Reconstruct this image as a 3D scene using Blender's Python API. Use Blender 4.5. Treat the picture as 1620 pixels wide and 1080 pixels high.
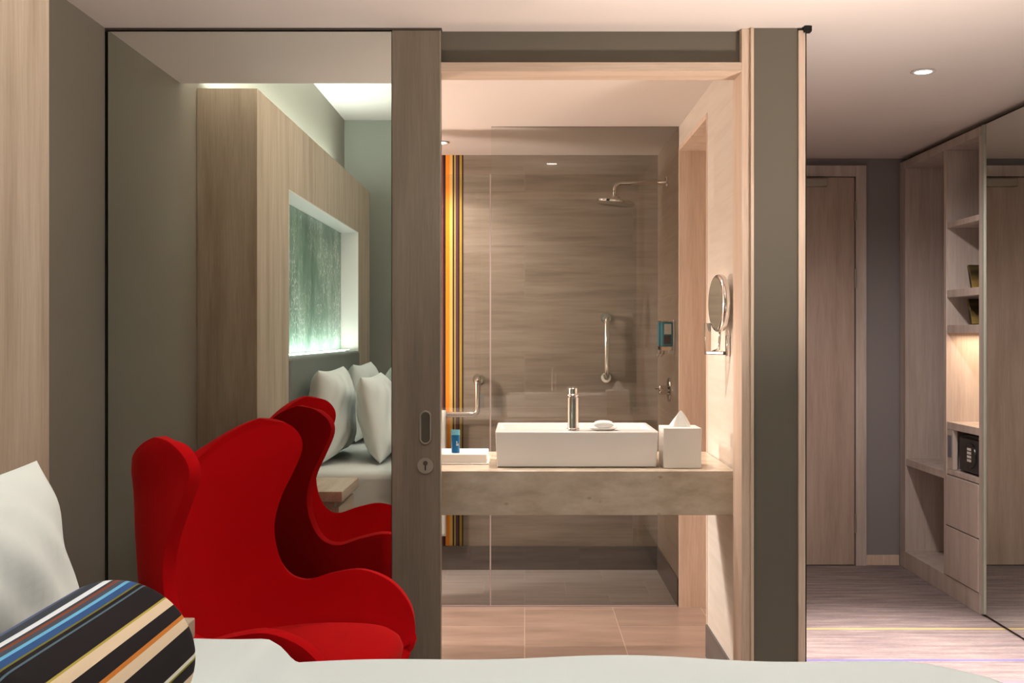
import bpy, bmesh, math, random
from mathutils import Vector, Matrix
random.seed(7)
SC = bpy.context.scene
for o in list(bpy.data.objects): bpy.data.objects.remove(o)
COL = SC.collection
PI = math.pi
# axes: X right, Y away from the camera, Z up (metres). Mirror wall plane at Y = 3.5

# ------------------------------------------------------------------ camera
cam = bpy.data.cameras.new('camera'); camo = bpy.data.objects.new('camera', cam); COL.objects.link(camo)
camo.location = (0, 0, 1.30); camo.rotation_euler = (PI/2, 0, 0)
cam.sensor_width = 36; cam.lens = 1700/1620*36
cam.shift_x = -20/1620; cam.shift_y = -10/1620
cam.clip_start = 0.02
SC.camera = camo
# ------------------------------------------------------------------ world, exposure
w = bpy.data.worlds.new('world'); SC.world = w; w.use_nodes = True
w.node_tree.nodes['Background'].inputs[0].default_value = (.5, .5, .5, 1)
w.node_tree.nodes['Background'].inputs[1].default_value = 0.02
SC.view_settings.view_transform = 'Standard'
SC.view_settings.look = 'None'
SC.view_settings.gamma = 1
SC.view_settings.use_curve_mapping = False
SC.view_settings.exposure = 0.15
# ------------------------------------------------------------------ lights
def area(name, loc, rot, sx, sy, power, col):
    l = bpy.data.lights.new(name, 'AREA'); l.shape = 'RECTANGLE'; l.size = sx; l.size_y = sy
    l.energy = power; l.color = col
    o = bpy.data.objects.new(name, l); COL.objects.link(o); o.location = loc; o.rotation_euler = rot
    return o
def spot(name, loc, power, col, angle=110, blend=.6, size=.05, rot=(0, 0, 0)):
    l = bpy.data.lights.new(name, 'SPOT'); l.energy = power; l.color = col
    l.spot_size = math.radians(angle); l.spot_blend = blend; l.shadow_soft_size = size
    o = bpy.data.objects.new(name, l); COL.objects.link(o); o.location = loc; o.rotation_euler = rot
    return o
def aim(p, q):
    return (Vector(q)-Vector(p)).to_track_quat('-Z', 'Y').to_euler()
WARM = (1, .83, .73); NEUT = (1, .95, .88); COOL = (.90, 1, .95)
# cove strips lighting the raised ceiling over the bed
area('headboard_cove_light', (-1.26, .9, 2.345), (PI, 0, 0), .08, 3.1, 26, COOL)
area('soffit_cove_light', (.6, 2.84, 2.425), (PI, 0, 0), 3.6, .07, 30, NEUT)
area('niche_strip_light', (-1.175, .86, 1.205), (PI, 0, 0), .03, 2.0, 5, (.90, 1, .96))
# fill lights added in the bedroom ceiling, out of view
BED_FILLS = [(-.25, .75), (-.25, 1.9), (1.0, .6), (1.0, 2.2)]
for x, y in BED_FILLS:
    spot('bedroom_fill_light', (x, y, 2.90), 15, (.84, .98, 1), 150, .9, .12)
# two uplights added to brighten the ceiling, out of view
CZ0 = 2.30
FILL_UPLIGHTS = [(1.16, 2.32), (1.9, -.75)]
for (x, y), p, q in zip(FILL_UPLIGHTS, (185, 60), ((.66, 2.50, CZ0), (.9, -.3, CZ0))):
    spot('floor_fill_light', (x, y, .50), p, WARM, 112, 1, .08, aim((x, y, .50), q))
# fill light added for the bathroom ceiling and wall, behind the sliding door
l = bpy.data.lights.new('bathroom_fill_light', 'POINT'); l.energy = 54; l.color = WARM; l.shadow_soft_size = .07
o = bpy.data.objects.new('bathroom_fill_light', l); COL.objects.link(o); o.location = (-1.42, 4.92, 1.38)
spot('bathroom_wall_fill_light', (-1.42, 4.92, 1.50), 200, (1, .93, .86), 32, .9, .05, aim((-1.42, 4.92, 1.50), (.74, 3.92, .30)))  # spot added to brighten the right bathroom wall, out of view
# bathroom lamps
BATH_LAMPS = [(.157, 4.06), (-.436, 5.57), (-.62, 4.45)]
for (x, y), p, a in zip(BATH_LAMPS, (78, 26, 48), (84, 140, 140)):
    spot('bathroom_lamp_light', (x, y, 2.275), p, WARM, a, .6, .04)
# hall lamps
HALL_LAMPS = [(1.51, 4.07), (1.51, 2.95)]
for (x, y), p, q in zip(HALL_LAMPS, (590, 60), (68, 6)):
    spot('hall_lamp_light', (x, y, 2.275), p, (1, .86, .80), 58, 1, .05)
    spot('hall_lamp_spill_light', (x, y, 2.280), q, (1, .88, .84), 165, .5, .05)
area('wardrobe_strip_light', (2.30, 5.22, 1.300), (0, 0, 0), .25, .3, 2.0, (1, .72, .48))

# ------------------------------------------------------------------ mesh helpers
def tag(o, label=None, cat=None, group=None, kind=None):
    if label: o['label'] = label
    if cat: o['category'] = cat
    if group: o['group'] = group
    if kind: o['kind'] = kind
    return o
def empty(name, loc, rz=0, label=None, cat=None, group=None):
    o = bpy.data.objects.new(name, None); COL.objects.link(o)
    o.location = loc; o.rotation_euler = (0, 0, rz); o.empty_display_size = .05
    return tag(o, label, cat, group)
def obj(name, bm, mat, parent=None, local=False, smooth=False, bevel=0, seg=2, subsurf=0, angle=40):
    """link bm as ONE mesh object; bm is in world coordinates unless local"""
    me = bpy.data.meshes.new(name)
    vs = [v.co for v in bm.verts]
    lo = Vector([min(v[i] for v in vs) for i in range(3)]); hi = Vector([max(v[i] for v in vs) for i in range(3)])
    org = Vector(((lo.x+hi.x)/2, (lo.y+hi.y)/2, lo.z))
    bmesh.ops.translate(bm, verts=bm.verts, vec=-org)
    bmesh.ops.recalc_face_normals(bm, faces=bm.faces)
    bm.to_mesh(me); bm.free()
    o = bpy.data.objects.new(name, me); COL.objects.link(o)
    if mat: me.materials.append(mat)
    if parent:
        o.parent = parent
        if local: o.location = org
        else:
            p = Vector((0, 0, 0)); q = parent
            while q: p += Vector(q.location); q = q.parent
            o.location = org-p
    else: o.location = org
    if smooth:
        for p in me.polygons: p.use_smooth = True
    if bevel:
        m = o.modifiers.new('bevel', 'BEVEL'); m.width = bevel; m.segments = seg; m.limit_method = 'ANGLE'; m.angle_limit = math.radians(35)
        for p in me.polygons: p.use_smooth = True
        if hasattr(me, 'set_sharp_from_angle') : me.set_sharp_from_angle(angle=math.radians(60))
    if subsurf:
        m = o.modifiers.new('subsurf', 'SUBSURF'); m.levels = subsurf; m.render_levels = subsurf
    return o
def box(*bs):
    bm = bmesh.new()
    for (x0, x1, y0, y1, z0, z1) in bs:
        v = [bm.verts.new(p) for p in ((x0,y0,z0),(x1,y0,z0),(x1,y1,z0),(x0,y1,z0),(x0,y0,z1),(x1,y0,z1),(x1,y1,z1),(x0,y1,z1))]
        for f in ((0,3,2,1),(4,5,6,7),(0,1,5,4),(1,2,6,5),(2,3,7,6),(3,0,4,7)): bm.faces.new([v[i] for i in f])
    return bm
def tube(pts, r, n=14, bm=None, caps=True):
    """tube through points, radius r or list"""
    bm = bm or bmesh.new()
    pts = [Vector(p) for p in pts]; rs = r if isinstance(r, (list, tuple)) else [r]*len(pts)
    rings = []; up = None
    for i, p in enumerate(pts):
        d = ((pts[i+1]-p).normalized() if i < len(pts)-1 else Vector((0,0,0))) + ((p-pts[i-1]).normalized() if i else Vector((0,0,0)))
        d.normalize()
        if up is None:
            up = d.orthogonal().normalized()
        up = (up - d*up.dot(d)).normalized()
        s = d.cross(up)
        rings.append([bm.verts.new(p + (up*math.cos(2*PI*k/n) + s*math.sin(2*PI*k/n))*rs[i]) for k in range(n)])
    for a, b in zip(rings, rings[1:]):
        for k in range(n): bm.faces.new((a[k], a[(k+1)%n], b[(k+1)%n], b[k]))
    if caps:
        bm.faces.new(rings[0][::-1]); bm.faces.new(rings[-1])
    return bm
def lathe(prof, c=(0,0,0), axis='z', n=32, bm=None):
    """prof: (radius, height) pairs"""
    bm = bm or bmesh.new(); c = Vector(c); rings = []
    for r, h in prof:
        ring = []
        for k in range(n):
            a = 2*PI*k/n; u, v = max(r, 1e-4)*math.cos(a), max(r, 1e-4)*math.sin(a)
            q = {'z': (u, v, h), 'x': (h, u, v), 'y': (u, h, v)}[axis]
            ring.append(bm.verts.new(c+Vector(q)))
        rings.append(ring)
    for a, b in zip(rings, rings[1:]):
        for k in range(n): bm.faces.new((a[k], a[(k+1)%n], b[(k+1)%n], b[k]))
    bm.faces.new(rings[0][::-1]); bm.faces.new(rings[-1])
    return bm
def arc(c, r, a0, a1, plane, n=8):
    out = []
    for i in range(n+1):
        a = a0+(a1-a0)*i/n; u, v = r*math.cos(a), r*math.sin(a)
        q = {'xz': (u, 0, v), 'yz': (0, u, v), 'xy': (u, v, 0)}[plane]
        out.append(Vector(c)+Vector(q))
    return out
def grid(fn, nu, nv, closed_u=False):
    bm = bmesh.new()
    V = [[bm.verts.new(fn(i/nu, j/nv)) for j in range(nv+1)] for i in range(nu+1)]
    for i in range(nu):
        for j in range(nv): bm.faces.new((V[i][j], V[i+1][j], V[i+1][j+1], V[i][j+1]))
    return bm
def sstep(a, b, x):
    t = max(0, min(1, (x-a)/(b-a))); return t*t*(3-2*t)

# ------------------------------------------------------------------ materials
def s2l(c):
    return tuple(((v/255)/12.92 if v/255 <= .04045 else ((v/255+.055)/1.055)**2.4) for v in c)
def base_mat(name, col, rough=.6, metal=0, spec=.5):
    m = bpy.data.materials.new(name); m.use_nodes = True
    b = m.node_tree.nodes['Principled BSDF']
    b.inputs['Base Color'].default_value = (*s2l(col), 1); b.inputs['Roughness'].default_value = rough
    b.inputs['Metallic'].default_value = metal; b.inputs['Specular IOR Level'].default_value = spec
    return m, m.node_tree, b
def N(t, typ, **kw):
    n = t.nodes.new(typ)
    for k, v in kw.items():
        if k.startswith('i_'): n.inputs[k[2:].replace('_', ' ')].default_value = v
        else: setattr(n, k, v)
    return n
def coords(t, scale=(1,1,1), kind='Object', rot=(0,0,0)):
    c = N(t, 'ShaderNodeTexCoord'); mp = N(t, 'ShaderNodeMapping')
    mp.inputs['Scale'].default_value = scale; mp.inputs['Rotation'].default_value = rot
    t.links.new(c.outputs[kind], mp.inputs['Vector']); return mp.outputs['Vector']
def ramp(t, fac, stops, interp='LINEAR'):
    r = N(t, 'ShaderNodeValToRGB'); r.color_ramp.interpolation = interp
    e = r.color_ramp.elements
    while len(e) > 1: e.remove(e[-1])
    e[0].position = stops[0][0]; e[0].color = (*s2l(stops[0][1]), 1)
    for p, c in stops[1:]:
        q = e.new(p); q.color = (*s2l(c), 1)
    t.links.new(fac, r.inputs['Fac']); return r.outputs['Color']
def mix(t, a, b, fac, mode='MIX'):
    m = N(t, 'ShaderNodeMix', data_type='RGBA', blend_type=mode)
    for s, v in (('A', a), ('B', b)):
        k = [i for i in m.inputs if i.name == s and i.type == 'RGBA'][0]
        if isinstance(v, tuple): k.default_value = (*v, 1)
        else: t.links.new(v, k)
    if isinstance(fac, (int, float)): m.inputs[0].default_value = fac
    else: t.links.new(fac, m.inputs[0])
    return [o for o in m.outputs if o.type == 'RGBA'][0]
def bump(t, b, h, strength=.2, dist=.01):
    n = N(t, 'ShaderNodeBump'); n.inputs['Strength'].default_value = strength; n.inputs['Distance'].default_value = dist
    t.links.new(h, n.inputs['Height']); t.links.new(n.outputs['Normal'], b.inputs['Normal'])
def noise(t, vec, scale=5, detail=4, rough=.5):
    n = N(t, 'ShaderNodeTexNoise'); n.inputs['Scale'].default_value = scale; n.inputs['Detail'].default_value = detail
    n.inputs['Roughness'].default_value = rough; t.links.new(vec, n.inputs['Vector']); return n.outputs['Fac']
def paint(name, col, rough=.75):
    m, t, b = base_mat(name, col, rough, spec=.25)
    f = noise(t, coords(t), 60, 3); bump(t, b, f, .05, .002)
    return m
def wood(name, dark, mid, light, axis='z', rough=.5):
    m, t, b = base_mat(name, mid, rough, spec=.3)
    sc = {'z': (9, 9, .8), 'y': (9, .8, 9), 'x': (.8, 9, 9)}[axis]
    v = coords(t, sc)
    f1 = noise(t, v, 1.6, 6, .6)
    c1 = ramp(t, f1, [(.3, dark), (.5, mid), (.7, light)])
    sc2 = {'z': (60, 60, 2), 'y': (60, 2, 60), 'x': (2, 60, 60)}[axis]
    f2 = noise(t, coords(t, sc2), 3, 5, .7)
    c2 = ramp(t, f2, [(.35, (224, 220, 216)), (.6, (255, 255, 255))])
    t.links.new(mix(t, c1, c2, .55, 'MULTIPLY'), b.inputs['Base Color'])
    bump(t, b, f2, .08, .002)
    return m
def fabric(name, col, rough=.9, sheen=.2, sc=500, st=.15):
    m, t, b = base_mat(name, col, rough, spec=.15)
    b.inputs['Sheen Weight'].default_value = sheen; b.inputs['Sheen Roughness'].default_value = .5
    f = noise(t, coords(t), sc, 2); bump(t, b, f, st, .001)
    return m
def emit(name, col, strength):
    m = bpy.data.materials.new(name); m.use_nodes = True; t = m.node_tree; t.nodes.clear()
    e = N(t, 'ShaderNodeEmission'); e.inputs[0].default_value = (*col, 1); e.inputs[1].default_value = strength
    o = N(t, 'ShaderNodeOutputMaterial'); t.links.new(e.outputs[0], o.inputs[0]); return m
def mirror_mat(name, tint):
    m, t, b = base_mat(name, tint, .0, 1)
    return m
def thin_glass(name, tint=(.97, .985, .975), ior=1.5, extra=1.0):
    m = bpy.data.materials.new(name); m.use_nodes = True; t = m.node_tree; t.nodes.clear()
    tr = N(t, 'ShaderNodeBsdfTransparent'); tr.inputs[0].default_value = (*tint, 1)
    gl = N(t, 'ShaderNodeBsdfGlossy'); gl.inputs['Roughness'].default_value = 0
    fr = N(t, 'ShaderNodeFresnel'); fr.inputs['IOR'].default_value = ior
    mx = N(t, 'ShaderNodeMixShader'); o = N(t, 'ShaderNodeOutputMaterial')
    t.links.new(fr.outputs[0], mx.inputs[0]); t.links.new(tr.outputs[0], mx.inputs[1]); t.links.new(gl.outputs[0], mx.inputs[2])
    t.links.new(mx.outputs[0], o.inputs[0]); return m

M = {}
M['ceiling'] = paint('ceiling_paint', (226, 218, 212))
M['gray'] = paint('taupe_wall_paint', (146, 141, 129), .55)
M['shadedgray'] = paint('taupe_wall_paint_shaded', (112, 107, 96), .55)  # same wall paint, darkened in place of the shade on the mirror wall
M['graygreen'] = paint('bedroom_wall_paint', (150, 152, 142), .6)
M['oak'] = wood('bleached_oak', (176, 158, 138), (196, 180, 160), (208, 194, 176))
M['oak_h'] = wood('bleached_oak_across', (176, 158, 138), (196, 180, 160), (208, 194, 176), 'x')
M['oak_y'] = wood('bleached_oak_along', (176, 158, 138), (196, 180, 160), (208, 194, 176), 'y')
M['oak_hall'] = wood('hall_oak', (190, 176, 166), (206, 193, 184), (216, 205, 197), 'z')
M['oak_door'] = wood('door_oak', (176, 156, 142), (190, 170, 156), (200, 181, 168), 'z')
M['oak_frame'] = wood('frame_oak', (214, 190, 170), (228, 206, 186), (236, 216, 198), 'z')
M['black'], _, _ = base_mat('black_gap', (14, 13, 12), .8)
M['gapshade_track'], _, _ = base_mat('gap_shade_and_track', (86, 78, 70), .7)
M['chrome'], _, _ = base_mat('chrome', (225, 222, 218), .08, 1)
M['steel'], _, _ = base_mat('brushed_steel', (176, 168, 156), .35, .8)
M['mirror'] = mirror_mat('mirror_silver', (232, 236, 230))
M['ceramic'], _, _ = base_mat('white_ceramic', (238, 234, 230), .15)
M['white_plastic'], _, _ = base_mat('white_plastic', (232, 228, 222), .35)
M['glass'] = thin_glass('shower_glass')
M['linen'] = fabric('white_linen', (222, 225, 221), .9, .1, 350, .1)
M['duvet'] = fabric('white_duvet_cotton', (206, 214, 214), .9, .1, 350, .08)
M['base_fabric'] = fabric('beige_bed_base_fabric', (208, 192, 176))
M['greyleather'], _, _ = base_mat('grey_headboard_leather', (120, 124, 118), .5)
M['lamp'] = emit('lamp_lens', (1, .93, .85), 18)
M['led'] = emit('led_strip', (.93, 1, .97), 6)

def red_wool():
    m, t, b = base_mat('red_wool', (186, 5, 13), .95, spec=.1)
    b.inputs['Sheen Weight'].default_value = .35; b.inputs['Sheen Roughness'].default_value = .35
    b.inputs['Sheen Tint'].default_value = (1, .12, .1, 1)
    f = noise(t, coords(t), 320, 3); bump(t, b, f, .3, .001)
    return m
M['red'] = red_wool()

def carpet():
    m, t, b = base_mat('striped_carpet', (170, 155, 155), .95, spec=.1)
    f = noise(t, coords(t, (1.5, 14, 1)), 2.2, 6, .65)
    c = ramp(t, f, [(.3, (122, 111, 114)), (.5, (146, 133, 132)), (.68, (168, 155, 149))])
    f2 = noise(t, coords(t, (25, 160, 1)), 2, 3, .6)
    c = mix(t, c, ramp(t, f2, [(.35, (214, 210, 212)), (.62, (255, 255, 255))]), .6, 'MULTIPLY')
    geo = N(t, 'ShaderNodeNewGeometry'); sep = N(t, 'ShaderNodeSeparateXYZ'); t.links.new(geo.outputs['Position'], sep.inputs[0])
    for y, wd, cc in ((4.76, .022, (206, 184, 110)), (4.30, .022, (96, 98, 168)), (4.03, .022, (226, 120, 140)), (3.70, .03, (120, 180, 190)), (3.2, .03, (206, 184, 110)), (2.7, .03, (96, 98, 168))):
        a = N(t, 'ShaderNodeMath', operation='SUBTRACT'); t.links.new(sep.outputs[1], a.inputs[0]); a.inputs[1].default_value = y
        a2 = N(t, 'ShaderNodeMath', operation='ABSOLUTE'); t.links.new(a.outputs[0], a2.inputs[0])
        l = N(t, 'ShaderNodeMath', operation='LESS_THAN'); t.links.new(a2.outputs[0], l.inputs[0]); l.inputs[1].default_value = wd/2
        k = N(t, 'ShaderNodeMath', operation='MULTIPLY'); t.links.new(l.outputs[0], k.inputs[0]); k.inputs[1].default_value = .75
        c = mix(t, c, s2l(cc), k.outputs[0])
    t.links.new(c, b.inputs['Base Color'])
    bump(t, b, noise(t, coords(t), 260, 3), .5, .004)
    return m
M['carpet'] = carpet()

def tiles(name, c_dark, c_mid, c_light, grout, bw, bh, rough, plane, grain=(1.2, 16), offset=.5, mortar=.0022, gmix=.8, var=.12):
    """plane: 'xz' wall facing the room, 'yz' side wall, 'xy' floor"""
    m, t, b = base_mat(name, c_mid, rough, spec=.4)
    geo = N(t, 'ShaderNodeNewGeometry'); sep = N(t, 'ShaderNodeSeparateXYZ'); t.links.new(geo.outputs['Position'], sep.inputs[0])
    cmb = N(t, 'ShaderNodeCombineXYZ')
    i, j = {'xz': (0, 2), 'yz': (1, 2), 'xy': (0, 1), 'yx': (1, 0)}[plane]
    t.links.new(sep.outputs[i], cmb.inputs[0]); t.links.new(sep.outputs[j], cmb.inputs[1])
    br = N(t, 'ShaderNodeTexBrick'); br.offset = offset
    br.inputs['Scale'].default_value = 1; br.inputs['Brick Width'].default_value = bw; br.inputs['Row Height'].default_value = bh
    br.inputs['Mortar Size'].default_value = mortar; br.inputs['Mortar Smooth'].default_value = .3
    v0 = tuple(x*(1-var) for x in (1, 1, 1)); 
    br.inputs['Color1'].default_value = (*v0, 1); br.inputs['Color2'].default_value = (1, 1, 1, 1); br.inputs['Mortar'].default_value = (1, 1, 1, 1)
    t.links.new(cmb.outputs[0], br.inputs['Vector'])
    mp = N(t, 'ShaderNodeMapping'); mp.inputs['Scale'].default_value = (grain[0], grain[1], 1); t.links.new(cmb.outputs[0], mp.inputs['Vector'])
    # shift grain per tile
    ad = N(t, 'ShaderNodeVectorMath', operation='MULTIPLY_ADD'); t.links.new(br.outputs['Color'], ad.inputs[0]); ad.inputs[1].default_value = (40, 70, 0)
    t.links.new(mp.outputs['Vector'], ad.inputs[2])
    f = noise(t, ad.outputs[0], 1.6, 7, .62)
    c = ramp(t, f, [(.33, c_dark), (.5, c_mid), (.68, c_light)])
    c = mix(t, c, br.outputs['Color'], .8, 'MULTIPLY')
    g = N(t, 'ShaderNodeMath', operation='MULTIPLY'); t.links.new(br.outputs['Fac'], g.inputs[0]); g.inputs[1].default_value = gmix
    c = mix(t, c, s2l(grout), g.outputs[0])
    t.links.new(c, b.inputs['Base Color'])
    inv = N(t, 'ShaderNodeMath', operation='SUBTRACT'); inv.inputs[0].default_value = 1; t.links.new(br.outputs['Fac'], inv.inputs[1])
    bump(t, b, inv.outputs[0], .25, .002)
    return m
M['walltile'] = tiles('veined_wall_tile', (130, 118, 106), (145, 133, 120), (157, 146, 134), (150, 139, 126), 1.2, .30, .32, 'xz', gmix=.5, var=.08)
M['showertile_y'] = tiles('veined_shower_side_tile', (158, 145, 130), (172, 159, 144), (182, 170, 156), (186, 174, 160), 1.2, .30, .35, 'yz')
M['walltile_y'] = tiles('cream_side_wall_tile', (224, 212, 198), (231, 220, 207), (236, 226, 214), (222, 210, 198), 1.2, .30, .35, 'yz')
M['bathfloor'] = tiles('brown_floor_tile', (156, 136, 122), (172, 150, 136), (186, 166, 152), (214, 196, 178), .6, .42, .28, 'yx', (6, 1.2), var=.15)
M['showerfloor'] = tiles('grey_shower_tile', (168, 162, 160), (188, 182, 179), (204, 198, 195), (200, 194, 190), .42, .30, .3, 'xy', (1, 14), var=.14)
M['skirt'] = tiles('dark_skirting_tile', (84, 78, 76), (96, 90, 87), (108, 102, 98), (88, 82, 80), .6, .4, .35, 'xz', var=.08)

def stone():
    m, t, b = base_mat('cream_marble', (206, 192, 172), .22, spec=.5)
    f = noise(t, coords(t, (1, 1, 2.2)), 9, 7, .62)
    c = ramp(t, f, [(.3, (180, 164, 142)), (.5, (198, 184, 164)), (.72, (214, 202, 184))])
    vo = N(t, 'ShaderNodeTexVoronoi'); vo.inputs['Scale'].default_value = 11
    vv = coords(t, (1, 1, 1.6)); t.links.new(vv, vo.inputs['Vector'])
    c = mix(t, c, ramp(t, vo.outputs['Distance'], [(.0, (176, 150, 120)), (.13, (255, 255, 255))]), .6, 'MULTIPLY')
    t.links.new(c, b.inputs['Base Color']); return m
M['stone'] = stone()

def stripes(name, seq, axis, period, rough=.8, kind='Object', emission=False, offset=0.0):
    """seq: list of (width, colour) repeated over period metres along an axis"""
    m, t, b = base_mat(name, (128, 128, 128), rough, spec=.25)
    if kind == 'World':
        g = N(t, 'ShaderNodeNewGeometry'); src = g.outputs['Position']
    else: src = coords(t)
    sep = N(t, 'ShaderNodeSeparateXYZ'); t.links.new(src, sep.inputs[0])
    a = N(t, 'ShaderNodeMath', operation='ADD'); a.inputs[1].default_value = offset; t.links.new(sep.outputs[axis], a.inputs[0])
    d = N(t, 'ShaderNodeMath', operation='DIVIDE'); d.inputs[1].default_value = period; t.links.new(a.outputs[0], d.inputs[0])
    fr = N(t, 'ShaderNodeMath', operation='FRACT'); t.links.new(d.outputs[0], fr.inputs[0])
    tot = sum(s[0] for s in seq); p = 0
    out = None
    # chain of ramps of at most 30 stops
    stops = []
    for wd, c in seq: stops.append((p/tot, c)); p += wd
    out = ramp(t, fr.outputs[0], stops[:32], 'CONSTANT')
    t.links.new(out, b.inputs['Base Color'])
    return m, t, b
K = (34, 28, 30); CR = (226, 200, 170)
# (start angle from the bed foot side over the top, colour)
bol = [(180, K), (168, (60, 66, 90)), (156, (92, 96, 50)), (148, K), (140, (104, 116, 150)), (131, (96, 100, 54)), (127, K), (123, (92, 104, 140)), (112, (66, 66, 76)), (107, (60, 64, 74)), (99, (226, 228, 236)), (94, (62, 62, 72)),
       (90, (130, 70, 48)), (88.5, (74, 78, 92)), (84, (110, 176, 214)), (81, (52, 84, 134)), (75, (116, 110, 46)), (73.5, K), (71.5, (88, 110, 124)), (69, K), (53, (176, 158, 70)), (51.5, CR), (44, K),
       (35, (202, 122, 50)), (32, CR), (27.5, (120, 80, 50)), (27, CR), (25, K), (5, (230, 226, 210)), (2.2, (150, 140, 54)), (0, K), (-9, CR)]
m, _t, _b = base_mat('striped_bolster_fabric', (128, 128, 128), .9, spec=.15)
_sep = N(_t, 'ShaderNodeSeparateXYZ'); _t.links.new(coords(_t), _sep.inputs[0])
_z = N(_t, 'ShaderNodeMath', operation='SUBTRACT'); _t.links.new(_sep.outputs[2], _z.inputs[0]); _z.inputs[1].default_value = .1055
_a = N(_t, 'ShaderNodeMath', operation='ARCTAN2'); _t.links.new(_z.outputs[0], _a.inputs[0]); _t.links.new(_sep.outputs[0], _a.inputs[1])
_m = N(_t, 'ShaderNodeMath', operation='MULTIPLY_ADD'); _t.links.new(_a.outputs[0], _m.inputs[0]); _m.inputs[1].default_value = -1/(2*PI); _m.inputs[2].default_value = .5
_t.links.new(ramp(_t, _m.outputs[0], [((180-a)/360, c) for a, c in bol], 'CONSTANT'), _b.inputs['Base Color'])
M['cushion'] = m
bump(_t, _b, noise(_t, coords(_t), 300, 2), .15, .001)
wall_seq = [(8, (110, 70, 66)), (4, (40, 30, 46)), (6, (64, 84, 120)), (5, (30, 26, 32)), (10, (190, 60, 44)), (4, (230, 200, 130)), (6, (60, 40, 50)), (9, (88, 120, 90)), (4, (24, 22, 30)), (10, (226, 150, 50)), (4, (90, 60, 90)),
            (8, (28, 30, 56)), (6, (120, 66, 64)), (3, (36, 20, 24)),
            (5, (244, 150, 40)), (4, (232, 190, 110)), (2, (60, 44, 48)), (2, (196, 176, 90)), (3, (96, 66, 78)), (2, (60, 40, 46)), (3, (180, 150, 60)), (2, (54, 36, 40))]
_tot = sum(s[0] for s in wall_seq)
M['mosaic'], _t, _b = stripes('striped_wall_tile', wall_seq, 0, _tot*.0043*1.0, .3, kind='World', offset=.341+_tot*.0043*3)

# ------------------------------------------------------------------ room shell
CZ = 2.30; UZ = 2.93; WX = -1.367; RX = 2.78; BY = -1.15; EY = 6.09; XW = .75
def struct(name, bm, mat, parent=None, **k):
    o = obj(name, bm, mat, parent, **k)
    if parent is None: o['kind'] = 'structure'
    return o
struct('floor', box((WX-.1, RX+.1, BY-.1, 3.545, -.05, 0), (.905, RX+.1, 3.545, EY+.1, -.05, 0)), M['carpet'])
struct('floor_bathroom', box((-1.6, .905, 3.545, 5.15, -.05, 0)), M['bathfloor'])
struct('floor_shower', box((-1.6, .905, 5.15, EY+.1, -.05, 0)), M['showerfloor'])
struct('wall_left', box((WX-.1, WX, BY-.1, 3.5, 0, UZ)), M['gray'])
struct('wall_back', box((WX-.1, RX+.1, BY-.1, BY, 0, UZ)), M['graygreen'])
struct('wall_right', box((RX, RX+.1, BY, EY+.1, 0, UZ)), M['graygreen'])
struct('ceiling', box((WX-.1, RX+.1, BY-.1, 3.05, UZ, UZ+.08)), M['ceiling'])
struct('ceiling_soffit', box((WX-.3, RX+.1, 2.73, EY+.1, CZ, CZ+.10)), M['ceiling'])
struct('wall_soffit', box((WX-.1, RX+.1, 2.97, 3.05, CZ+.10, UZ)), M['ceiling'])
# mirror wall: piece behind the sliding door, piece above the opening, end of the wall beside the hall
struct('wall_front', box((-1.6, -.31, 3.545, 3.65, 0, CZ)), M['shadedgray'])
struct('wall_header', box((-.31, .708, 3.54, 3.62, 2.19, CZ)), M['shadedgray'])
struct('wall_hall', box((.745, .89, 3.5, 3.65, 0, CZ), (XW, .905, 3.65, 4.35, 0, CZ), (XW, .905, 5.15, EY, 0, CZ), (XW, .905, 4.35, 5.15, 2.20, CZ)), M['shadedgray'])
M['oak_frame_h'] = wood('frame_oak_across', (200, 178, 158), (212, 191, 171), (222, 202, 184), 'x')
struct('trim_1', box((-.31, .708, 3.505, 3.625, 2.16, 2.19)), M['oak_frame_h'], bevel=.001)      # frame head
struct('trim_2', box((.708, .735, 3.505, 3.65, 0, CZ)), M['oak_frame'], bevel=.001)            # frame post
struct('trim_3', box((.735, .745, 3.49, 3.65, 0, CZ)), M['oak_frame'], bevel=.001)
struct('trim_4', box((.89, .912, 3.49, 3.65, 0, CZ-.01)), M['oak_frame'], bevel=.001)
struct('gap_shade_wall_end', box((.912, .918, 3.50, 3.66, 0, CZ)), M['black'])  # black strip standing for the shadow gap at the wall end
struct('trim_6', box((.905, .928, 3.47, 3.50, CZ-.018, CZ-.001)), M['black'])
# bathroom
struct('wall_bathroom_back', box((-.341, XW, 5.97, EY+.05, .13, CZ)), M['walltile'])
struct('wall_bathroom_striped', box((-1.6, -.341, 5.968, EY+.05, .13, CZ)), M['mosaic'])
struct('wall_bathroom_left', box((-1.7, -1.6, 3.5, EY+.1, 0, CZ)), M['walltile_y'])
struct('wall_bathroom_right', box((XW-.01, XW-.0005, 3.66, 4.349, .13, CZ-.001), (XW-.01, XW-.0005, 4.349, 5.151, 2.20, CZ-.001)), M['walltile_y'])
struct('wall_shower_right', box((XW-.01, XW-.0005, 5.151, 5.97, .13, CZ-.001)), M['showertile_y'])
struct('baseboard_back', box((-1.6, XW, 5.955, EY, 0, .13)), M['skirt'])
struct('baseboard_right', box((XW-.018, XW-.0005, 3.66, 4.35, 0, .13), (XW-.018, XW-.0005, 5.16, 5.955, 0, .13)), M['skirt'])
# doorway lining in the right bathroom wall with a closed door leaf
struct('trim_7', box((XW-.012, .90, 4.35, 4.37, 0, 2.2), (XW-.012, .90, 5.13, 5.155, 0, 2.2), (XW-.012, .90, 4.37, 5.13, 2.18, 2.2)), M['oak_frame'])
d3 = struct('door_3', box((.868, .90, 4.372, 5.128, .004, 2.178)), M['oak_door'])
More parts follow.
